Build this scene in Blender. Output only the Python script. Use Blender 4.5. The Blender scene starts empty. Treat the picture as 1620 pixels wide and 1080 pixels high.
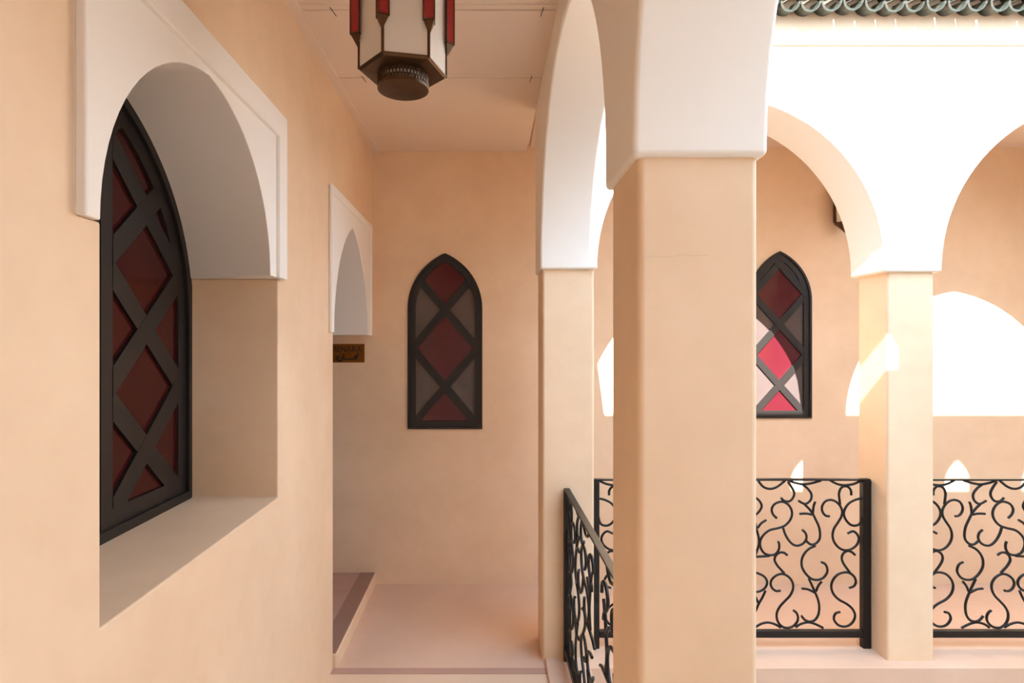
import bpy, bmesh, math, random
from mathutils import Vector, Matrix
from mathutils.geometry import tessellate_polygon

random.seed(7)
scene = bpy.context.scene
C = scene.collection

# ------------------------------------------------------------------ camera
# x = right, y = along the corridor, z = up; camera stands in the corridor
cam_d = bpy.data.cameras.new('camera')
cam_d.sensor_width = 36.0
cam_d.lens = 36.0 * 920.0 / 1620.0
cam_d.shift_x = 42.0 / 1620.0
cam_d.shift_y = 6.0 / 1620.0
cam_d.clip_start = 0.02
cam = bpy.data.objects.new('camera', cam_d)
cam.location = (0, 0, 1.6)
cam.rotation_euler = (math.pi / 2, 0, 0)
C.objects.link(cam)
scene.camera = cam

# ------------------------------------------------------------------ light
SUN = Vector((0.12, 1.0, -0.90))          # travel direction of the sunlight
sd = bpy.data.lights.new('sun', 'SUN')
sd.energy = 18.0
sd.color = (0.97, 1.0, 1.0)
sd.angle = math.radians(0.25)
so = bpy.data.objects.new('sun', sd)
so.rotation_euler = SUN.to_track_quat('-Z', 'Y').to_euler()
so.location = (2, -4, 12)
C.objects.link(so)

world = bpy.data.worlds.new('sky')
scene.world = world
world.use_nodes = True
wn = world.node_tree
bg = wn.nodes['Background']
bg.inputs['Color'].default_value = (0.59, 0.87, 1.21, 1)
bg.inputs['Strength'].default_value = 2.8

scene.view_settings.view_transform = 'Standard'
scene.view_settings.look = 'None'
scene.view_settings.gamma = 1.0
scene.view_settings.use_curve_mapping = False
scene.view_settings.exposure = 1.08
scene.cycles.max_bounces = 10
scene.cycles.diffuse_bounces = 7

# ------------------------------------------------------------------ materials
def s2l(c):
    return tuple(((v / 255.0) / 12.92 if v <= 10 else (((v / 255.0) + 0.055) / 1.055) ** 2.4) for v in c)

def new_mat(name):
    m = bpy.data.materials.new(name)
    m.use_nodes = True
    nt = m.node_tree
    return m, nt, nt.nodes['Principled BSDF']

def plaster(name, rgb, rough=0.6, var=0.10, scale=1.6, bump=0.06, spec=0.35):
    """hand-polished lime plaster: cloudy mottling at two scales and a faint trowel relief"""
    m, nt, b = new_mat(name)
    L = nt.links.new
    tc = nt.nodes.new('ShaderNodeTexCoord')
    n1 = nt.nodes.new('ShaderNodeTexNoise'); n1.inputs['Scale'].default_value = scale
    n1.inputs['Detail'].default_value = 5; n1.inputs['Roughness'].default_value = 0.6
    n2 = nt.nodes.new('ShaderNodeTexNoise'); n2.inputs['Scale'].default_value = scale * 9
    n2.inputs['Detail'].default_value = 4
    L(tc.outputs['Object'], n1.inputs['Vector']); L(tc.outputs['Object'], n2.inputs['Vector'])
    base = Vector(s2l(rgb))
    mx = nt.nodes.new('ShaderNodeMix'); mx.data_type = 'RGBA'
    d = [base[0] * (1 - var * .7), base[1] * (1 - var), base[2] * (1 - var * 1.3)]
    l = [min(base[0] * (1 + var * .5), .95), min(base[1] * (1 + var * .6), .95), min(base[2] * (1 + var * .8), .95)]
    mx.inputs[6].default_value = (*d, 1); mx.inputs[7].default_value = (*l, 1)
    r1 = nt.nodes.new('ShaderNodeMapRange'); r1.inputs['From Min'].default_value = .32; r1.inputs['From Max'].default_value = .68
    L(n1.outputs['Fac'], r1.inputs['Value'])
    ad = nt.nodes.new('ShaderNodeMath'); ad.operation = 'MULTIPLY_ADD'
    ad.inputs[1].default_value = .35
    L(n2.outputs['Fac'], ad.inputs[0])
    sc_ = nt.nodes.new('ShaderNodeMath'); sc_.operation = 'MULTIPLY'; sc_.inputs[1].default_value = .70
    L(r1.outputs['Result'], sc_.inputs[0]); L(sc_.outputs[0], ad.inputs[2])
    L(ad.outputs[0], mx.inputs[0])
    L(mx.outputs[2], b.inputs['Base Color'])
    b.inputs['Roughness'].default_value = rough
    b.inputs['Specular IOR Level'].default_value = spec
    bp = nt.nodes.new('ShaderNodeBump'); bp.inputs['Strength'].default_value = bump
    bp.inputs['Distance'].default_value = .02
    L(n2.outputs['Fac'], bp.inputs['Height']); L(bp.outputs[0], b.inputs['Normal'])
    return m

def simple(name, rgb, rough=.5, metal=0.0, spec=.5, noise=0.0, nscale=30, coat=0.0):
    m, nt, b = new_mat(name)
    c = s2l(rgb)
    b.inputs['Base Color'].default_value = (*c, 1)
    b.inputs['Roughness'].default_value = rough
    b.inputs['Metallic'].default_value = metal
    b.inputs['Specular IOR Level'].default_value = spec
    b.inputs['Coat Weight'].default_value = coat
    if noise:
        tc = nt.nodes.new('ShaderNodeTexCoord')
        n = nt.nodes.new('ShaderNodeTexNoise'); n.inputs['Scale'].default_value = nscale
        n.inputs['Detail'].default_value = 4
        nt.links.new(tc.outputs['Object'], n.inputs['Vector'])
        mx = nt.nodes.new('ShaderNodeMix'); mx.data_type = 'RGBA'
        mx.inputs[6].default_value = (*[v * (1 - noise) for v in c], 1)
        mx.inputs[7].default_value = (*[min(1, v * (1 + noise)) for v in c], 1)
        nt.links.new(n.outputs['Fac'], mx.inputs[0])
        nt.links.new(mx.outputs[2], b.inputs['Base Color'])
    return m

M = {}
M['tan'] = plaster('tan_tadelakt', (234, 203, 169), rough=.5, var=.14)
M['white'] = plaster('white_plaster', (240, 232, 222), rough=.6, var=.03, bump=.03)
M['floor'] = plaster('polished_floor', (222, 186, 160), rough=.38, var=.09, scale=2.4, bump=.04, spec=.45)
M['floor_near'] = plaster('polished_floor_pale', (230, 198, 168), rough=.38, var=.07, scale=2.4, bump=.04, spec=.45)
M['strip'] = plaster('mauve_cement', (190, 150, 132), rough=.55, var=.12, scale=5)
M['step_band'] = plaster('brown_cement', (160, 122, 104), rough=.55, var=.10, scale=5)
M['ceil'] = plaster('cream_ceiling', (230, 208, 188), rough=.65, var=.03, bump=.02)
M['iron'] = simple('black_wrought_iron', (20, 14, 11), rough=.42, metal=.0, spec=.35, noise=.25, nscale=40)
M['frame'] = simple('black_brown_paint', (31, 25, 22), rough=.45, spec=.4, noise=.15, nscale=25)
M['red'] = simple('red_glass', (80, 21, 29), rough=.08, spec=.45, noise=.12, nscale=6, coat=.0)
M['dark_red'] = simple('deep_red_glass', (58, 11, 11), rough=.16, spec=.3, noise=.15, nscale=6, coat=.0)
M['clear'] = simple('frosted_glass', (86, 73, 69), rough=.08, spec=.45, noise=.08, nscale=6, coat=.0)
M['brass'] = simple('aged_brass', (92, 68, 46), rough=.42, metal=.85, noise=.35, nscale=35)
M['plaque'] = simple('engraved_brass', (140, 92, 30), rough=.35, metal=.7, noise=.2, nscale=20)
M['engraving'] = simple('engraving_black', (30, 16, 10), rough=.6)
M['lamp_red'] = simple('lantern_red_glass', (150, 18, 26), rough=.12, spec=.55, coat=.3)
M['lamp_white'] = simple('lantern_milk_glass', (222, 214, 204), rough=.18, spec=.5, coat=.2)

def tile_mat():
    m, nt, b = new_mat('green_glazed_clay')
    tc = nt.nodes.new('ShaderNodeTexCoord')
    n = nt.nodes.new('ShaderNodeTexNoise'); n.inputs['Scale'].default_value = 22; n.inputs['Detail'].default_value = 5
    mp = nt.nodes.new('ShaderNodeMapping'); mp.inputs['Scale'].default_value = (1, 1, 3.5)
    nt.links.new(tc.outputs['Object'], mp.inputs['Vector']); nt.links.new(mp.outputs[0], n.inputs['Vector'])
    r = nt.nodes.new('ShaderNodeValToRGB')
    e = r.color_ramp.elements
    e[0].position = .36; e[0].color = (*s2l((34, 38, 32)), 1)
    e[1].position = .70; e[1].color = (*s2l((92, 66, 54)), 1)
    k = e.new(.52); k.color = (*s2l((62, 64, 54)), 1)
    nt.links.new(n.outputs['Fac'], r.inputs['Fac'])
    nt.links.new(r.outputs['Color'], b.inputs['Base Color'])
    b.inputs['Roughness'].default_value = .4
    b.inputs['Specular IOR Level'].default_value = .4
    return m
M['tile'] = tile_mat()
M['clay'] = simple('bare_clay', (168, 104, 80), rough=.8, noise=.25, nscale=18)

# ------------------------------------------------------------------ helpers
def finish(bm, name, mat, parent=None, smooth=35, bevel=0.0, segs=2):
    bmesh.ops.recalc_face_normals(bm, faces=bm.faces)
    if smooth:
        lim = math.radians(smooth)
        for f in bm.faces:
            f.smooth = True
        for e in bm.edges:
            if len(e.link_faces) != 2 or e.calc_face_angle(0) > lim:
                e.smooth = False
    me = bpy.data.meshes.new(name)
    bm.to_mesh(me); bm.free()
    me.materials.append(M[mat])
    o = bpy.data.objects.new(name, me)
    C.objects.link(o)
    if parent is not None:
        o.parent = parent
    if bevel:
        b = o.modifiers.new('bevel', 'BEVEL')
        b.width = bevel; b.segments = segs; b.limit_method = 'ANGLE'; b.angle_limit = math.radians(40)
        b.harden_normals = True
    return o

def empty(name, loc=(0, 0, 0)):
    o = bpy.data.objects.new(name, None)
    o.location = loc; o.empty_display_size = .05
    C.objects.link(o)
    return o

def tag(o, label=None, cat=None, group=None, kind=None):
    if label: o['label'] = label
    if cat: o['category'] = cat
    if group: o['group'] = group
    if kind: o['kind'] = kind
    return o

def add_box(bm, p0, p1):
    x0, y0, z0 = p0; x1, y1, z1 = p1
    v = [bm.verts.new(c) for c in ((x0, y0, z0), (x1, y0, z0), (x1, y1, z0), (x0, y1, z0),
                                   (x0, y0, z1), (x1, y0, z1), (x1, y1, z1), (x0, y1, z1))]
    for f in ((0, 1, 2, 3), (4, 5, 6, 7), (0, 1, 5, 4), (1, 2, 6, 5), (2, 3, 7, 6), (3, 0, 4, 7)):
        bm.faces.new([v[i] for i in f])

def box(name, p0, p1, mat, parent=None, bevel=0.0, segs=2):
    bm = bmesh.new(); add_box(bm, p0, p1)
    return finish(bm, name, mat, parent, bevel=bevel, segs=segs)

def add_slab(bm, outer, holes, mapf, t0, t1, holes_back=None):
    """plate with holes: outline in (a, b), thickness t0..t1; holes may change shape towards the back"""
    holes_back = holes_back or holes
    loops0 = [outer] + list(holes); loops1 = [outer] + list(holes_back)
    rings = []
    for l0, l1 in zip(loops0, loops1):
        rings.append(([bm.verts.new(mapf(a, b, t0)) for a, b in l0], [bm.verts.new(mapf(a, b, t1)) for a, b in l1]))
    for side, loops in ((0, loops0), (1, loops1)):
        flat = [v for r in rings for v in r[side]]
        if len(loops) == 1 :
            bm.faces.new(flat)
            continue
        tris = tessellate_polygon([[Vector((a, b, 0)) for a, b in l] for l in loops])
        for t in tris:
            try: bm.faces.new([flat[i] for i in t])
            except ValueError: pass
    for r0, r1 in rings:
        n = len(r0)
        for i in range(n):
            j = (i + 1) % n
            bm.faces.new((r0[i], r0[j], r1[j], r1[i]))

def slab(name, outer, holes, mapf, t0, t1, mat, parent=None, bevel=0.0, holes_back=None, segs=2, smooth=35):
    bm = bmesh.new()
    add_slab(bm, outer, holes, mapf, t0, t1, holes_back)
    return finish(bm, name, mat, parent, bevel=bevel, segs=segs, smooth=smooth)

mapYZ = lambda a, b, t: (t, a, b)     # plate standing along the corridor, thickness in x
mapXZ = lambda a, b, t: (a, t, b)     # plate standing across, thickness in y
mapXY = lambda a, b, t: (a, b, t)     # lying plate

def arch(cx, hw, z0, rise, n=16, zmin=None):
    """pointed two-centred arch, points from the low-a springing over the apex to the high-a springing"""
    R = (hw * hw + rise * rise) / (2 * hw)
    off = R - hw
    zb = z0 if zmin is None else zmin
    a0 = math.asin(min(1, max(0, (zb - z0) / R)))
    a1 = math.acos(max(-1, min(1, off / R)))
    right = []
    for i in range(n + 1):
        t = a0 + (a1 - a0) * i / n
        right.append((cx - off + R * math.cos(t), z0 + R * math.sin(t)))
    left = [(2 * cx - a, b) for a, b in right]
    return left + right[::-1][1:]

def clip(poly, px, pz, nx, nz):
    """keep the side of the line through (px,pz) that the normal (nx,nz) points to"""
    out = []
    n = len(poly)
    for i in range(n):
        a, b = poly[i], poly[(i + 1) % n]
        da = (a[0] - px) * nx + (a[1] - pz) * nz
        db = (b[0] - px) * nx + (b[1] - pz) * nz
        if da >= 0: out.append(a)
        if (da >= 0) != (db >= 0):
            t = da / (da - db)
            out.append((a[0] + t * (b[0] - a[0]), a[1] + t * (b[1] - a[1])))
    return out

def area(p):
    return .5 * sum(p[i][0] * p[(i + 1) % len(p)][1] - p[(i + 1) % len(p)][0] * p[i][1] for i in range(len(p)))

def inset(poly, d):
    p = poly if area(poly) > 0 else poly[::-1]
    out = list(p)
    n = len(p)
    for i in range(n):
        a, b = p[i], p[(i + 1) % n]
        ex, ez = b[0] - a[0], b[1] - a[1]
        l = math.hypot(ex, ez)
        if l < 1e-6: continue
        nx, nz = -ez / l, ex / l
        out = clip(out, a[0] + nx * d, a[1] + nz * d, nx, nz)
    res = []
    for q in out:
        if not res or math.hypot(q[0] - res[-1][0], q[1] - res[-1][1]) > 1e-5: res.append(q)
    if math.hypot(res[0][0] - res[-1][0], res[0][1] - res[-1][1]) < 1e-5: res.pop()
    return res

def catmull(pts, sub=5, closed=False):
    P = [Vector(p) for p in pts]
    out = []
    n = len(P)
    for i in range(n - 1):
        p0 = P[i - 1] if i > 0 else P[0] * 2 - P[1]
        p1, p2 = P[i], P[i + 1]
        p3 = P[i + 2] if i + 2 < n else P[-1] * 2 - P[-2]
        for k in range(sub):
            t = k / sub
            out.append(.5 * ((2 * p1) + (p2 - p0) * t + (2 * p0 - 5 * p1 + 4 * p2 - p3) * t * t + (3 * p1 - p0 - 3 * p2 + p3) * t ** 3))
    out.append(P[-1])
    return out

def add_tube(bm, pts, r, seg=6, flat=None):
    """swept bar along points"""
    pts = [Vector(p) for p in pts]
    rings = []
    up = None
    for i, p in enumerate(pts):
        d = (pts[min(i + 1, len(pts) - 1)] - pts[max(i - 1, 0)]).normalized()
        if up is None:
            up = d.orthogonal().normalized()
            if flat is not None:
                up = flat
        u = (up - d * up.dot(d))
        u = u.normalized() if u.length > 1e-6 else d.orthogonal().normalized()
        w = d.cross(u)
        up = u
        rings.append([bm.verts.new(p + (u * math.cos(2 * math.pi * (k + .5) / seg) + w * math.sin(2 * math.pi * (k + .5) / seg)) * r) for k in range(seg)])
    for a, b in zip(rings, rings[1:]):
        for k in range(seg):
            bm.faces.new((a[k], a[(k + 1) % seg], b[(k + 1) % seg], b[k]))
    bm.faces.new(rings[0][::-1]); bm.faces.new(rings[-1])

def add_lathe(bm, prof, cx, cy, seg=32, a0=0.0):
    rings = []
    for r, z in prof:
        if r < 1e-6:
            rings.append([bm.verts.new((cx, cy, z))])
        else:
            rings.append([bm.verts.new((cx + r * math.cos(a0 + 2 * math.pi * k / seg), cy + r * math.sin(a0 + 2 * math.pi * k / seg), z)) for k in range(seg)])
    for a, b in zip(rings, rings[1:]):
        for k in range(seg):
            j = (k + 1) % seg
            if len(a) == 1 and len(b) == 1: continue
            if len(a) == 1: bm.faces.new((a[0], b[j], b[k]))
            elif len(b) == 1: bm.faces.new((a[k], a[j], b[0]))
            else: bm.faces.new((a[k], a[j], b[j], b[k]))

def structure(o, label=None):
    o['kind'] = 'structure'
    if label: o['label'] = label
    return o

# ------------------------------------------------------------------ key measures (metres)
XL = -0.755            # face of the left wall
YE = 3.90              # face of the end wall
YF = 2.95              # courtyard face of the far arcade
ZC = 2.90              # ceiling
ZI = 1.975             # impost level of the arcades
P_NEAR = (0.289, 0.517, 1.10, 1.33)      # x0 x1 y0 y1
P_CORNER = (0.289, 0.552, 2.95, 3.20)
P_FAR = (2.04, 2.277, 2.95, 3.185)
XE = 3.765             # courtyard face of the right arcade
YS = -.53             # courtyard face of the near arcade (behind the camera)
LEDGE = -0.012

# ------------------------------------------------------------------ floor, ledges, courtyard
fl = structure(empty('floor'), 'polished pinkish plaster floor of the gallery')
box('floor_slab', (-1.25, -1.6, -.30), (.50, 2.83, 0), 'floor_near', fl)
box('floor_slab', (-1.25, 2.88, -.30), (5.0, 4.0, 0), 'floor', fl)
box('joint_strip', (XL, 2.83, -.05), (.30, 2.88, .003), 'strip', fl)
# keep the ledge strips a little lower than the floors, in front of the railings
structure(box('trim_1', (.30, 1.30, -.32), (.517, 2.98, LEDGE + .03), 'floor', bevel=.008), 'plaster ledge under the corridor railing')
structure(box('trim_2', (.50, YF, -.34), (XE + .2, 3.12, LEDGE), 'tan', bevel=.006), 'plaster ledge under the far railings')
structure(box('ground', (-1.5, -1.7, -3.3), (5, 4.1, -3.2), 'white'))
structure(box('wall_lower_left', (.2, -.75, -3.2), (.515, 3.2, -.02), 'white'))
structure(box('wall_lower_back', (.2, 2.96, -3.2), (4.2, 3.2, -.30), 'white'))
structure(box('wall_lower_right', (XE, -.75, -3.2), (XE + .25, 3.2, -.02), 'white'))
structure(box('wall_lower_front', (.2, YS - .25, -3.2), (4.2, YS, -.02), 'white'))

# ------------------------------------------------------------------ left wall with window niche and doorway
win_hole = [(1.142, 1.045), (2.118, 1.045), (2.118, 1.842), (2.13, 1.842), (2.13, 2.41), (1.08, 2.41), (1.08, 1.842), (1.142, 1.842)]
wl = slab('wall_left', [(-1.6, -.05), (2.88, -.05), (2.88, 2.355), (3.765, 2.355), (3.765, 1.665), (3.92, 1.665), (3.92, 3.0), (-1.6, 3.0)],
          [win_hole], mapYZ, XL, -1.13, 'tan', bevel=.008, smooth=30)
structure(wl, 'peach plaster wall with window niche')
structure(box('wall_left_backing', (-1.60, -1.7, -.05), (-1.40, 4.1, 3.0), 'tan'))

# white arch surround of the window niche (front arch smaller than the back one)
t3 = structure(empty('trim_3'), 'white arched plaster surround over the left window niche')
fa = arch(1.571, .445, 1.842, .486, 18)
ba = arch(1.63, .497, 1.70, .68, 18, zmin=1.842)
o_ = [(1.064, 1.842), (2.148, 1.842), (2.148, 2.432), (1.064, 2.432)]
def notch(outer_lo, outer_hi, z0, z1, arc):
    return [(outer_lo, z0)] + list(arc) + [(outer_hi, z0), (outer_hi, z1), (outer_lo, z1)]
def add_slab2(bm, l0, l1, mapf, t0, t1):
    r0 = [bm.verts.new(mapf(a, b, t0)) for a, b in l0]
    r1 = [bm.verts.new(mapf(a, b, t1)) for a, b in l1]
    bm.faces.new(r0); bm.faces.new(r1)
    n = len(r0)
    for i in range(n):
        bm.faces.new((r0[i], r0[(i + 1) % n], r1[(i + 1) % n], r1[i]))
bm = bmesh.new()
add_slab2(bm, notch(1.066, 2.146, 1.842, 2.430, fa), notch(1.066, 2.146, 1.842, 2.430, ba), mapYZ, XL + .010, -1.085)
finish(bm, 'arch_panel', 'white', t3, bevel=.003)
slab('border', [(1.064, 1.840), (1.064, 2.434), (2.150, 2.434), (2.150, 1.840), (2.070, 1.840), (2.070, 2.345), (1.074, 2.345), (1.074, 1.840)], [],
     mapYZ, XL + .024, XL + .002, 'white', t3, bevel=.005)

# white surround of the doorway at the end of the corridor
t4 = structure(empty('trim_4'), 'white pointed arch surround over the doorway at the corridor end')
da = arch(3.263, .407, 1.665, .592, 18)
bm = bmesh.new()
n4 = notch(2.80, 3.775, 1.665, 2.37, da)
add_slab2(bm, n4, n4, mapYZ, XL + .013, -1.30)
finish(bm, 'arch_panel', 'white', t4, bevel=.003)
slab('border', [(2.795, 1.663), (2.795, 2.378), (3.782, 2.378), (3.782, 1.663), (3.745, 1.663), (3.745, 2.335), (2.822, 2.335), (2.822, 1.663)], [],
     mapYZ, XL + .020, XL + .004, 'white', t4, bevel=.004)

# doorway: raised doorstep and closed leaf deep inside
st = structure(empty('trim_5'), 'raised doorstep with a darker border band')
box('step', (-1.40, 2.88, -.02), (-.735, YE + .01, .072), 'tan', st, bevel=.008)
box('tread', (-1.40, 2.885, .05), (-.84, YE + .005, .0765), 'strip', st)
box('edge_band', (-.84, 2.885, .05), (-.742, YE + .005, .077), 'step_band', st)
dr = structure(empty('door_1'), 'dark wooden door deep in the doorway')
for i in range(6):
    box('plank', (-1.40, 2.885 + i * .169, .077), (-1.36, 2.885 + i * .169 + .165, 2.3), 'frame', dr, bevel=.004)

# ------------------------------------------------------------------ end wall with two pointed windows
W2 = dict(cx=-.271, hw=.250, zb=1.04, z0=1.845, rise=.370)
W3 = dict(cx=1.972, hw=.212, zb=1.112, z0=1.90, rise=.330)
def win_outline(w, n=14):
    return [(w['cx'] - w['hw'], w['zb'])] + arch(w['cx'], w['hw'], w['z0'], w['rise'], n) + [(w['cx'] + w['hw'], w['zb'])]
wb = slab('wall_back', [(-1.45, -.05), (5.0, -.05), (5.0, 3.0), (-1.45, 3.0)], [win_outline(W2), win_outline(W3)], mapXZ, YE, YE + .22, 'tan', smooth=30)
structure(wb, 'peach plaster wall at the end of the gallery')

def lattice(parent, inner, cx, zc, P, s, bw, mapf, tb0, tb1, tp0, tp1, side_mat, red_mat):
    """diagonal bars crossing on the axis at zc + k*P, and one pane per cell"""
    zs = [q[1] for q in inner]; xs = [q[0] for q in inner]
    ext = s * max(abs(max(xs) - cx), abs(min(xs) - cx))
    k0 = math.floor((min(zs) - zc - ext) / P) - 1; k1 = math.ceil((max(zs) - zc + ext) / P) + 1
    ln = math.hypot(s, 1)
    for sg in (1, -1):
        nx, nz = -sg * s / ln, 1 / ln
        for k in range(k0, k1 + 1):
            z = zc + k * P
            p = clip(inner, cx - nx * bw / 2, z - nz * bw / 2, nx, nz)
            if len(p) > 2: p = clip(p, cx + nx * bw / 2, z + nz * bw / 2, -nx, -nz)
            if len(p) > 2 and abs(area(p)) > .0012:
                e = .001 if sg > 0 else 0
                slab('lattice_bar', p, [], mapf, tb0 + e, tb1, 'frame', parent, smooth=0)
    for k in range(k0, k1 + 1):
        for m in range(k0, k1 + 1):
            p = inner
            for sg, kk in ((1, k), (-1, m)):
                nx, nz = -sg * s / ln, 1 / ln
                if len(p) > 2: p = clip(p, cx, zc + kk * P, nx, nz)
                if len(p) > 2: p = clip(p, cx, zc + (kk + 1) * P, -nx, -nz)
            if len(p) > 2 and abs(area(p)) > .0015:
                g = slab('pane', p, [], mapf, tp0, tp1, red_mat if k == m else side_mat, parent, smooth=0)
                g['label'] = 'red glass pane' if k == m else ('frosted clear glass pane' if side_mat == 'clear' else 'deep red glass pane')

def wall_window(name, w, zc, P, s, bw, fw, label):
    r = structure(empty(name, (0, 0, 0)), label)
    out = win_outline(w)
    mid = inset(out, .014); inn = inset(out, fw)
    slab('frame', out, [mid], mapXZ, YE - .012, YE + .06, 'frame', r, smooth=30)
    slab('sash', mid, [inn], mapXZ, YE - .003, YE + .06, 'frame', r, smooth=30)
    lattice(r, inn, w['cx'], zc, P, s, bw, mapXZ, YE - .001, YE + .030, YE + .010, YE + .016, 'clear', 'red')
    return r
wall_window('window_2', W2, 1.32, .517, 1.17, .050, .052, 'pointed black framed window with red and clear diamond panes at the corridor end')
wall_window('window_3', W3, 1.333, .407, 1.13, .044, .050, 'pointed black framed window with red and clear panes, partly sunlit, beyond the courtyard')

# window in the niche: two leaves, far leaf in view
w1 = structure(empty('window_1'), 'tall arched dark window with red diamond panes in the left niche')
WX = -1.080
fout = [(1.133, 1.045)] + arch(1.63, .497, 1.70, .68, 18) + [(2.127, 1.045)]
fin = inset(fout, .030)
slab('frame', fout, [fin], mapYZ, WX + .012, WX - .06, 'frame', w1, smooth=30)
for sg in (1, -1):
    leaf = clip(fin, 1.63 + sg * .003, 0, sg, 0)
    li = inset(leaf, .052)
    lf = slab('leaf', leaf, [li], mapYZ, WX, WX - .05, 'frame', w1, smooth=30)
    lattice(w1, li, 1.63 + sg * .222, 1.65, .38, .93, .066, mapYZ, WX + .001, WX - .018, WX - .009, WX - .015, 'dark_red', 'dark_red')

# ------------------------------------------------------------------ ceiling
ce = structure(empty('ceiling'), 'cream panelled ceiling of the gallery')
box('ceiling_slab', (-1.5, -1.7, ZC + .045), (.45, 4.1, 3.16), 'ceil', ce)
box('ceiling_slab', (.30, 3.10, ZC + .03), (5.0, 4.1, 3.16), 'ceil', ce)
box('ceiling_slab', (XE + .1, -1.7, ZC), (5.0, 3.1, 3.16), 'ceil', ce)
box('ceiling_slab', (.45, -1.7, ZC), (XE + .1, YS - .1, 3.16), 'ceil', ce)
y = 2.81
ys = []
while y > -1.4:
    ys.append(y); y -= .57
edges = [3.90] + ys
for i in range(len(edges) - 1):
    hi = edges[i] - (0 if i == 0 else .021); lo = edges[i + 1] + .021
    box('ceiling_panel', (-.715, lo, ZC), (.277, hi, ZC + .05), 'ceil', ce, bevel=.002)
    box('seam_strip', (-.715, edges[i + 1] - .017, ZC + .001), (.277, edges[i + 1] + .017, ZC + .05), 'ceil', ce, bevel=.002)
for yy in ys[:2]:
    for xx, dx in ((-.60, .012), (.225, -.006)):
        bm = bmesh.new(); add_tube(bm, [(xx, yy, ZC + .002), (xx + dx, yy + .01, ZC - .012), (xx + dx * 1.4, yy + .035, ZC - .014)], .0016, 5)
        finish(bm, 'wire_hook', 'iron', ce)
structure(box('trim_6', (XL - .01, -1.6, ZC - .012), (-.712, YE + .01, ZC + .03), 'ceil', bevel=.004), 'narrow plaster cornice strip along the left wall')

# ------------------------------------------------------------------ arcades
def pillar(p, label, z0):
    o = box('pillar', (p[0], p[2], z0), (p[1], p[3], ZI + .03), 'tan', bevel=.014, segs=3)
    tag(o, label, 'pillar', 'plaster pillars of the arcades', 'thing')
    return o
near_pillar = pillar(P_NEAR, 'thick peach plaster pillar in the foreground, nearest the camera', LEDGE)
pillar(P_CORNER, 'peach plaster corner pillar at the far end of the corridor railing', LEDGE)
pillar(P_FAR, 'pale plaster pillar standing between the two far railings across the courtyard', LEDGE)

bm = bmesh.new()
add_tube(bm, [(P_NEAR[0] + .012 + (px - 1020) * .0012, P_NEAR[2] + .0002, 1.6 + (546 - py) * .0012)
              for px, py in ((1020, 408), (1034, 405), (1048, 407), (1062, 406), (1078, 403), (1095, 405), (1120, 404))], .0004, 4)
finish(bm, 'hairline_crack', 'strip', near_pillar)

OV = .013
def arcade_outline(feet, ztop, levels, rise):
    """feet: list of (lo, hi) of the springing blocks, each with its own level; arches between them"""
    pts = []
    for i, (lo, hi) in enumerate(feet):
        pts.append((lo, levels[i])); pts.append((hi, levels[i]))
        if i + 1 < len(feet):
            nlo = feet[i + 1][0]
            cx = (hi + nlo) / 2; hw = (nlo - hi) / 2
            pts += arch(cx, hw, max(levels[i], levels[i + 1]) + .012, rise, 22)
    pts += [(feet[-1][1], ztop), (feet[0][0], ztop)]
    return pts
# left arcade, along the corridor
fy = [(YS - .25, YS + .02), (P_NEAR[2] - OV, P_NEAR[3] + OV), (P_CORNER[2] - .022, P_CORNER[3] + OV)]
aw = slab('wall_arcade_left', arcade_outline(fy, 3.16, (1.955, 1.955, 1.984), .768), [], mapYZ, P_NEAR[0] - OV, P_NEAR[1] + OV, 'white', bevel=.018, segs=3)
structure(aw, 'white plastered arches between corridor and courtyard')
# far arcade, facing the camera across the courtyard
fx = [(P_NEAR[1] - .03, P_CORNER[1] + OV), (P_FAR[0] - .025, P_FAR[1] + .025), (XE - .02, XE + .25), (5.2, 5.4)]
ab = slab('wall_arcade_back', arcade_outline(fx, 3.16, (1.984, 1.97, 1.97, 1.97), .845), [], mapXZ, YF - .022, 3.215, 'white', bevel=.012, segs=3)
structure(ab, 'sunlit white plastered arches across the courtyard')
# right arcade and near arcade (out of the picture, they shade and reflect)
def full_arcade(feet, z0, ztop):
    pts = []
    for i, (lo, hi) in enumerate(feet):
        pts.append((lo, z0)); pts.append((hi, z0))
        if i + 1 < len(feet):
            nlo = feet[i + 1][0]
            pts += arch((hi + nlo) / 2, (nlo - hi) / 2, ZI, .82, 12)
    pts += [(feet[-1][1], ztop), (feet[0][0], ztop)]
    return pts
structure(slab('wall_arcade_right', full_arcade([(YS - .25, YS), (1.10, 1.33), (2.97, 3.18)], -.3, 3.16), [], mapYZ, XE, XE + .24, 'white'))
structure(slab('wall_arcade_front', full_arcade([(.29, .552), (2.04, 2.277), (XE + .02, 4.0)], -.3, 3.16), [], mapXZ, YS - .24, YS - .001, 'white'))
structure(box('pillar_base_front', (P_NEAR[0], YS - .24, LEDGE), (P_NEAR[1], YS, ZI + .02), 'tan'))
structure(box('wall_right', (4.85, -1.7, -.05), (5.05, 4.1, 3.16), 'white'))
structure(box('wall_front', (-1.5, -1.75, -.05), (5.05, -1.55, 3.16), 'white'))
structure(box('floor_right', (XE + .22, -1.6, -.30), (4.9, 2.9, 0), 'floor'))
structure(box('floor_front', (.5, -1.6, -.30), (XE + .22, YS - .22, 0), 'floor'))

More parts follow.
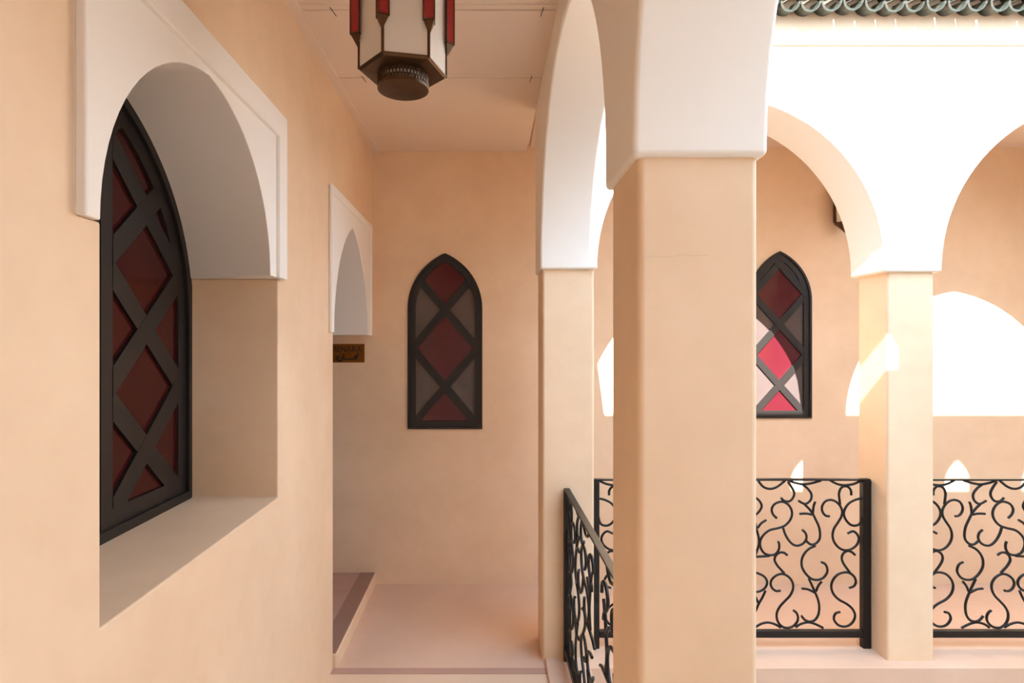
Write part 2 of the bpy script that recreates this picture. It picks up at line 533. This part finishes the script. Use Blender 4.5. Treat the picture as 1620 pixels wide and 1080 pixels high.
# roof wall over the near arcade: its straight top and its row of pointed openings shape the sunlight
ptop = 1.14 + .9 * (YE - YS)
ops = []
for i in range(-4, 5):
    cx = 3.158 - .12 * (YE - YS) + i * .517
    zb = .63 + .9 * (YE - YS); zt = .82 + .9 * (YE - YS + .06)
    ops.append([(cx - .078, zb)] + arch(cx, .080, zb + .085, zt - zb - .085, 8) + [(cx + .078, zb)])
structure(slab('wall_parapet_front', [(-1.5, 3.1), (5.05, 3.1), (5.05, ptop), (-1.5, ptop)], ops, mapXZ, YS, YS - .06, 'white'))

# ------------------------------------------------------------------ far eave: fascia, moulding and clay tiles
structure(box('trim_7', (.30, YF - .052, 3.107), (5.0, 3.2, 3.36), 'tan', bevel=.006), 'plain plaster band under the tiled eave')
rf = structure(empty('roof'), 'tiled eave of the far gallery')
def half_pipe(name, r0, r1, L, up, mat):
    """half-round clay tile along +y, tapering r0 -> r1, open downwards (up) or upwards"""
    bm = bmesh.new(); n = 12; th = .010
    rows = []
    for yy, r in ((0, r0), (L, r1)):
        for rr in (r, r - th):
            row = []
            for i in range(n + 1):
                a = math.pi * i / n
                row.append(bm.verts.new((rr * math.cos(a), yy, rr * math.sin(a) * (1 if up else -1))))
            rows.append(row)
    a, b, c, d = rows
    for i in range(n):
        bm.faces.new((a[i], a[i + 1], c[i + 1], c[i])); bm.faces.new((b[i], b[i + 1], d[i + 1], d[i]))
        bm.faces.new((a[i], a[i + 1], b[i + 1], b[i])); bm.faces.new((c[i], c[i + 1], d[i + 1], d[i]))
    for i in (0, n):
        bm.faces.new((a[i], c[i], d[i], b[i]))
    bmesh.ops.recalc_face_normals(bm, faces=bm.faces)
    for f in bm.faces: f.smooth = True
    for e in bm.edges:
        if e.calc_face_angle(0) > .7: e.smooth = False
    me = bpy.data.meshes.new(name); bm.to_mesh(me); bm.free(); me.materials.append(M[mat])
    return me
channel = half_pipe('channel_tile', .050, .046, .36, False, 'tile')
cover = half_pipe('cover_tile', .046, .040, .36, True, 'tile')
pit = math.radians(14)
EY = YF - .052 - .085
TS = .1014
i = 0
x = .36
while x < 4.6:
    for me, dx, dz, dy in ((channel, 0, 3.268, 0), (cover, TS / 2, 3.276, -.004)):
        o = bpy.data.objects.new(me.name, me)
        o.parent = rf
        o.location = (x + dx + random.uniform(-.004, .004), EY + dy + random.uniform(-.008, .008), dz + random.uniform(-.003, .003))
        o.rotation_euler = (pit, random.uniform(-.04, .04), random.uniform(-.04, .04))
        C.objects.link(o)
    x += TS
box('roof_bed', (.30, YF + .04, 3.36), (5.0, 3.9, 3.42), 'clay', rf)

# ------------------------------------------------------------------ wrought iron railings
# scroll work of half a panel, u to the right (0 at the panel axis .. 1574 at the end post), v downwards
K = 0.000434           # metres per unit
def sh(pts, dv=0): return [(u, v + dv) for u, v in pts]
B2 = 1003
SCROLLS = [
    [(115, 95), (175, 165), (255, 190), (340, 165), (435, 90)],
    [(470, 85), (560, 118), (660, 135), (760, 120), (865, 90)],
    [(975, 85), (1060, 130), (1150, 145), (1260, 130), (1355, 85)],
    [(470, 105), (515, 170), (545, 240), (530, 300), (490, 340), (440, 342), (410, 325), (385, 298)],
    [(640, 135), (700, 180), (750, 250), (745, 320), (700, 366), (660, 370), (595, 335)],
    [(335, 548), (290, 500), (275, 440), (300, 385), (350, 355), (410, 348), (470, 380), (510, 440), (518, 510), (490, 580), (430, 640), (350, 670), (250, 695), (180, 750), (140, 820), (140, 900), (180, 970), (250, 1000), (320, 985), (360, 930), (365, 870), (352, 830)],
    [(410, 660), (435, 740), (480, 820), (540, 875), (600, 882), (660, 850), (692, 790), (680, 730), (640, 690)],
    [(665, 375), (720, 430), (765, 490), (800, 560), (840, 650), (855, 740), (845, 810), (800, 860), (750, 870), (715, 850), (690, 825)],
    [(610, 495), (690, 492), (760, 505)],
    [(798, 345), (778, 400), (768, 490)],
    [(800, 885), (720, 925), (665, 985), (635, 1060), (640, 1150), (690, 1235), (755, 1290), (825, 1302), (895, 1275), (940, 1210), (938, 1150), (912, 1105), (870, 1085)],
    sh([(720, 285), (760, 370), (795, 450), (830, 540), (845, 620), (835, 720), (790, 790), (725, 808), (670, 785), (632, 738)], B2),
    sh([(875, 318), (835, 370), (805, 440)], B2),
    sh([(635, 405), (710, 415), (790, 455)], B2),
    [(1228, 268), (1225, 210), (1190, 165), (1140, 160), (1100, 190), (1082, 250), (1088, 320), (1095, 380)],
    [(968, 525), (920, 515), (885, 470), (878, 410), (910, 350), (970, 325), (1035, 340), (1090, 390), (1120, 460), (1110, 530), (1070, 600), (1025, 670), (1005, 750), (1020, 830), (1070, 900), (1140, 938), (1220, 930), (1290, 880), (1320, 810), (1300, 745), (1250, 708), (1185, 735)],
    [(1360, 308), (1290, 320), (1210, 360), (1160, 420), (1140, 490), (1160, 560), (1210, 620), (1270, 640), (1330, 615), (1358, 530)],
    [(1275, 998), (1230, 960), (1180, 950), (1130, 985), (1115, 1040), (1135, 1100), (1175, 1160), (1215, 1215)],
    sh([(1205, 398), (1260, 375), (1285, 320), (1260, 255), (1200, 212), (1130, 210), (1060, 240), (1005, 310), (990, 390), (1015, 470), (1080, 540), (1170, 590), (1240, 650), (1275, 730), (1250, 810), (1190, 860), (1120, 868), (1060, 840), (1020, 775), (1040, 710), (1095, 690)], B2),
    [(462, 1000), (420, 970), (370, 970), (325, 1005), (310, 1063), (345, 1130), (385, 1175), (425, 1220)],
    sh([(380, 430), (330, 435), (285, 405), (262, 350), (280, 290), (340, 240), (410, 228), (480, 265), (525, 330), (530, 410), (495, 490), (430, 560), (370, 630), (335, 710), (345, 800), (395, 865), (460, 885), (530, 865), (580, 810), (590, 750), (570, 700), (535, 672)], B2),
    sh([(75, 880), (150, 835), (230, 820), (310, 840), (380, 880)], B2),
    sh([(560, 880), (620, 840), (710, 818), (800, 840), (890, 885)], B2),
    [(-60, 420), (-40, 340), (20, 295), (80, 300), (130, 340), (155, 400), (130, 460), (80, 510), (20, 560), (10, 610)],
    [(10, 440), (50, 530), (80, 620), (95, 690), (120, 790), (118, 880), (80, 1000)],
    [(105, 670), (150, 610), (210, 570)],
    [(-110, 1060), (-40, 1030), (80, 1020), (160, 1015), (245, 1010)],
    sh([(0, 200), (50, 205), (110, 220), (180, 255), (220, 320), (200, 390), (140, 435), (75, 445), (0, 420), (-50, 350)], B2),
    sh([(200, 430), (165, 510), (120, 590), (75, 690), (0, 790), (-80, 860)], B2),
    sh([(20, 430), (75, 500), (120, 590)], B2),
]
UC = -224.0            # panel axis in scroll units
UE = 1350.0            # end post

def railing(origin, direction, length, label, ztop=.884):
    """panel from origin along direction (unit, horizontal); symmetric scroll work between two posts"""
    d = Vector(direction); nrm = Vector((-d.y, d.x, 0))
    r = empty('railing', (0, 0, 0))
    O = Vector(origin)
    tag(r, label, 'railing', 'wrought iron railings of the gallery')
    pw, ph = .042, .036
    zl = O.z
    def bar(name, a0, a1, h, z0, z1, bev=.003):
        bm = bmesh.new()
        pts = [O + d * a + nrm * s * h for a, s in ((a0, -1), (a1, -1), (a1, 1), (a0, 1))]
        v0 = [bm.verts.new((p.x, p.y, z0)) for p in pts]; v1 = [bm.verts.new((p.x, p.y, z1)) for p in pts]
        bm.faces.new(v0[::-1]); bm.faces.new(v1)
        for i in range(4): bm.faces.new((v0[i], v0[(i + 1) % 4], v1[(i + 1) % 4], v1[i]))
        return finish(bm, name, 'iron', r, bevel=bev, segs=1)
    bar('post', 0, pw, ph / 2, zl, ztop)
    bar('post', length - pw, length, ph / 2, zl, ztop)
    bar('top_rail', 0, length, .015, ztop, ztop + .009, .002)
    bar('bottom_rail', pw, length - pw, .016, .055, .090)
    mid = length / 2
    k = (mid - pw) / (UE - UC)
    zv = lambda v: ztop + .006 - (v - 72) * K * (ztop - .079) / (.884 - .079)
    for mir in (1, -1):
        for pl in SCROLLS:
            bm = bmesh.new()
            pts = []
            for u, v in pl:
                a = mid + mir * (u - UC) * k
                p = O + d * a
                pts.append((p.x, p.y, min(max(zv(v), .088), ztop)))
            add_tube(bm, catmull(pts, 4), .0066, 6, flat=nrm)
            finish(bm, 'scroll', 'iron', r, smooth=70)
    return r
YR = 3.085
railing((.56, YR, LEDGE), (1, 0, 0), 2.036 - .56, 'black scroll railing between the corner pillar and the far pale pillar')
railing((P_FAR[1] + .002, YR, LEDGE), (1, 0, 0), XE - P_FAR[1] - .004, 'black scroll railing at the right edge, right of the far pale pillar')
railing((.412, P_NEAR[3] + .004, LEDGE + .03), (0, 1, 0), P_CORNER[2] - P_NEAR[3] - .008, 'black scroll railing running along the corridor behind the foreground pillar', ztop=.868)

# ------------------------------------------------------------------ hanging lantern
LX, LY, LZ = -.233, 1.647, 2.370
lan = tag(empty('lantern', (0, 0, 0)), 'hexagonal hanging lantern with milky and red glass in aged brass', 'lantern')
SIDE = .122
ROT = math.radians(12)
hexa = [Vector((LX + SIDE * math.cos(ROT + math.pi / 3 * k - 2 * math.pi / 3), LY + SIDE * math.sin(ROT + math.pi / 3 * k - 2 * math.pi / 3), 0)) for k in range(6)]
HT = 2.74
bm = bmesh.new()
for k in range(6):          # thin brass rims top and bottom
    for z in (LZ + .002, HT):
        add_tube(bm, [hexa[k] + Vector((0, 0, z)), hexa[(k + 1) % 6] + Vector((0, 0, z))], .0032, 6)
finish(bm, 'rim', 'brass', lan)
ctr = Vector((LX, LY, 0))
for k in range(6):
    a, b = hexa[k], hexa[(k + 1) % 6]
    t = (b - a).normalized(); nn = ((a + b) / 2 - ctr).normalized()
    bm = bmesh.new()
    q = [a + t * .003, b - t * .003]
    v = []
    for off in (0, -.003):
        for p in q:
            for z in (LZ + .004, HT - .004):
                w = p + nn * off; v.append(bm.verts.new((w.x, w.y, z)))
    for f in ((0, 2, 3, 1), (4, 5, 7, 6), (0, 1, 5, 4), (2, 6, 7, 3), (0, 4, 6, 2), (1, 3, 7, 5)):
        bm.faces.new([v[i] for i in f])
    g = finish(bm, 'glass_panel', 'lamp_white', lan, smooth=0); g['label'] = 'milky white glass panel'
for k in range(6):
    p = hexa[k]; o_dir = (p - ctr).normalized(); t = Vector((-o_dir.y, o_dir.x, 0))
    bm = bmesh.new(); add_tube(bm, [p + Vector((0, 0, LZ)), p + Vector((0, 0, LZ + .075))], .0042, 6)
    finish(bm, 'corner_strip', 'brass', lan)
    zb, zt, zp = LZ + .095, HT - .05, LZ + .058
    W, OUT = .0185, .024
    ring = [p - t * W, p + o_dir * OUT, p + t * W, p - o_dir * .004]
    bm = bmesh.new()
    lo = [bm.verts.new((c.x, c.y, zb)) for c in ring]; hi = [bm.verts.new((c.x, c.y, zt)) for c in ring]
    bm.faces.new(lo); bm.faces.new(hi)
    for i in range(4): bm.faces.new((lo[i], lo[(i + 1) % 4], hi[(i + 1) % 4], hi[i]))
    cb = finish(bm, 'corner_post', 'lamp_red', lan, smooth=0); cb['label'] = 'red glass corner post'
    bm = bmesh.new()
    for c in ring[:3]:
        add_tube(bm, [Vector((c.x, c.y, zb)), Vector((c.x, c.y, zt))], .0022, 5)
    for z in (zb, zt):
        for i in range(4):
            add_tube(bm, [ring[i] + Vector((0, 0, z)), ring[(i + 1) % 4] + Vector((0, 0, z))], .0026, 5)
    finish(bm, 'edging', 'brass', cb)
    for z0, z1 in ((zb, zp), (zt, zt + .037)):
        bm = bmesh.new()
        base = [bm.verts.new((c.x, c.y, z0)) for c in ring]
        tip = bm.verts.new((p.x + o_dir.x * .003, p.y + o_dir.y * .003, z1))
        bm.faces.new(base)
        for i in range(4): bm.faces.new((base[i], base[(i + 1) % 4], tip))
        finish(bm, 'finial', 'brass', cb, smooth=0)
# hexagonal pan, pierced collar, bottom plate
bm = bmesh.new()
add_lathe(bm, [(SIDE + .001, LZ), (SIDE * .97, LZ - .004), (.066, LZ - .008), (.066, LZ + .004), (SIDE - .004, LZ + .004), (SIDE + .001, LZ)], LX, LY, 6, ROT)
finish(bm, 'pan', 'brass', lan, smooth=0)
RC, ZB = .070, 2.322
bm = bmesh.new()
add_lathe(bm, [(0, ZB - .003), (RC * .9, ZB - .003), (RC + .002, ZB), (RC + .002, ZB + .004), (RC - .002, ZB + .004), (0, ZB + .001)], LX, LY, 40)
finish(bm, 'bottom_plate', 'brass', lan)
bm = bmesh.new()
zt = LZ - .002
for z0, z1 in ((ZB, ZB + .012), (zt - .008, zt)):
    add_lathe(bm, [(RC, z0), (RC, z1), (RC - .002, z1), (RC - .002, z0), (RC, z0)], LX, LY, 40)
NB = 44
for k in range(NB):
    a = 2 * math.pi * k / NB
    for q, (z0, z1) in enumerate(((ZB + .010, ZB + .020), (ZB + .018, zt - .012), (zt - .014, zt - .006))):
        aa = a + (math.pi / NB if q != 1 else 0)
        p = Vector((LX + (RC - .001) * math.cos(aa), LY + (RC - .001) * math.sin(aa), 0))
        add_tube(bm, [p + Vector((0, 0, z0)), p + Vector((0, 0, z1))], .0024 if q == 1 else .0034, 5)
for z in (ZB + .018, zt - .014):
    add_lathe(bm, [(RC, z - .0014), (RC, z + .0014), (RC - .002, z + .0014), (RC - .002, z - .0014), (RC, z - .0014)], LX, LY, 40)
cl = finish(bm, 'pierced_collar', 'brass', lan)
bm = bmesh.new()
add_lathe(bm, [(RC - .008, ZB + .002), (RC - .008, zt)], LX, LY, 32)
finish(bm, 'hole_light_sleeve', 'lamp_white', cl)  # added sleeve, its pale colour stands in for light showing through the collar holes
bm = bmesh.new()
add_lathe(bm, [(SIDE + .002, HT), (SIDE * .8, HT + .035), (.05, HT + .07), (.02, HT + .10), (.012, HT + .12), (0, HT + .122)], LX, LY, 6, ROT)
finish(bm, 'cap', 'brass', lan, smooth=20)
bm = bmesh.new(); add_tube(bm, [(LX, LY, HT + .11), (LX, LY, ZC + .004)], .006, 8)
finish(bm, 'hanging_rod', 'brass', lan)

# ------------------------------------------------------------------ wall lantern beyond the far arch
sx, sy = 2.362, YE
sc = tag(empty('wall_lantern', (0, 0, 0)), 'small brass wall lantern half hidden behind the far arch', 'wall lamp')
bm = bmesh.new(); add_lathe(bm, [(.062, 2.40), (.070, 2.60), (.070, 2.604), (.058, 2.604), (.052, 2.40)], sx, sy - .085, 6)
b_ = finish(bm, 'glass_body', 'lamp_white', sc, smooth=0)
bm = bmesh.new()
for k in range(6):
    a = math.pi / 3 * k
    add_tube(bm, [(sx + .063 * math.cos(a), sy - .085 + .063 * math.sin(a), 2.40), (sx + .071 * math.cos(a), sy - .085 + .071 * math.sin(a), 2.604)], .006, 5)
    for z, rr in ((2.40, .063), (2.604, .071)):
        a2 = a + math.pi / 3
        add_tube(bm, [(sx + rr * math.cos(a), sy - .085 + rr * math.sin(a), z), (sx + rr * math.cos(a2), sy - .085 + rr * math.sin(a2), z)], .006, 5)
finish(bm, 'cage', 'brass', sc)
bm = bmesh.new(); add_lathe(bm, [(0, 2.335), (.012, 2.345), (.066, 2.40), (.055, 2.402), (0, 2.402)], sx, sy - .085, 6)
finish(bm, 'bottom_cone', 'brass', sc, smooth=0)
bm = bmesh.new(); add_lathe(bm, [(.084, 2.600), (.078, 2.612), (.03, 2.67), (.008, 2.70), (0, 2.705)], sx, sy - .085, 6)
finish(bm, 'cap', 'brass', sc, smooth=0)
box('bracket', (sx - .012, sy - .09, 2.50), (sx + .012, sy + .004, 2.53), 'brass', sc)
box('back_plate', (sx - .03, sy - .008, 2.42), (sx + .03, sy + .002, 2.62), 'brass', sc, bevel=.003)

# ------------------------------------------------------------------ engraved name plate in the doorway
pl = tag(empty('name_plate', (0, 0, 0)), 'small engraved brass name plate in the doorway', 'sign')
PX0, PX1 = -1.062, -.810
Z = lambda yp: 1.6 + (546 - yp) * YE / 920
Xp = lambda xp: (xp - 768) * YE / 920
box('plate', (PX0, YE - .006, Z(573.2)), (PX1, YE + .002, Z(544)), 'plaque', pl, bevel=.0015)
tcv = bpy.data.curves.new('lettering', 'FONT')
tcv.body = 'MENARA'; tcv.size = 1.0; tcv.extrude = .004; tcv.align_x = 'LEFT'
tmp = bpy.data.objects.new('lettering_tmp', tcv); C.objects.link(tmp)
bpy.context.view_layer.update()
me = bpy.data.meshes.new_from_object(tmp.evaluated_get(bpy.context.evaluated_depsgraph_get()))
bpy.data.objects.remove(tmp)
xs = [v.co.x for v in me.vertices]; ysv = [v.co.y for v in me.vertices]
x0, x1, y0, y1 = min(xs), max(xs), min(ysv), max(ysv)
tx0, tx1, tz0, tz1 = Xp(523.5), Xp(572.5), Z(556.5), Z(548)
for v in me.vertices:
    X = tx0 + (v.co.x - x0) / (x1 - x0) * (tx1 - tx0)
    Zz = tz0 + (v.co.y - y0) / (y1 - y0) * (tz1 - tz0)
    v.co = (X, YE - .0065 - v.co.z * .12, Zz)
me.materials.append(M['engraving'])
lt = bpy.data.objects.new('lettering', me); lt.parent = pl; C.objects.link(lt)
lt['label'] = 'engraved word MENARA'
def crop(u, v): return (Xp(520 + u / 18.0), YE - .0072, Z(530 + v / 18.0))
for s_ in ([(845, 505), (838, 570), (815, 625), (770, 640), (745, 605), (775, 580), (815, 610)],
           [(820, 676), (700, 682), (560, 682), (470, 680), (440, 660), (438, 540)],
           [(385, 610), (392, 670), (365, 720), (310, 732), (250, 715)],
           [(255, 600), (215, 640), (240, 680), (290, 670), (300, 625), (255, 600)],
           [(560, 545), (566, 552)], [(610, 545), (616, 552)]):
    bm = bmesh.new(); add_tube(bm, catmull([crop(*q) for q in s_], 4), .0042, 6)
    finish(bm, 'script_stroke', 'engraving', pl, smooth=60)
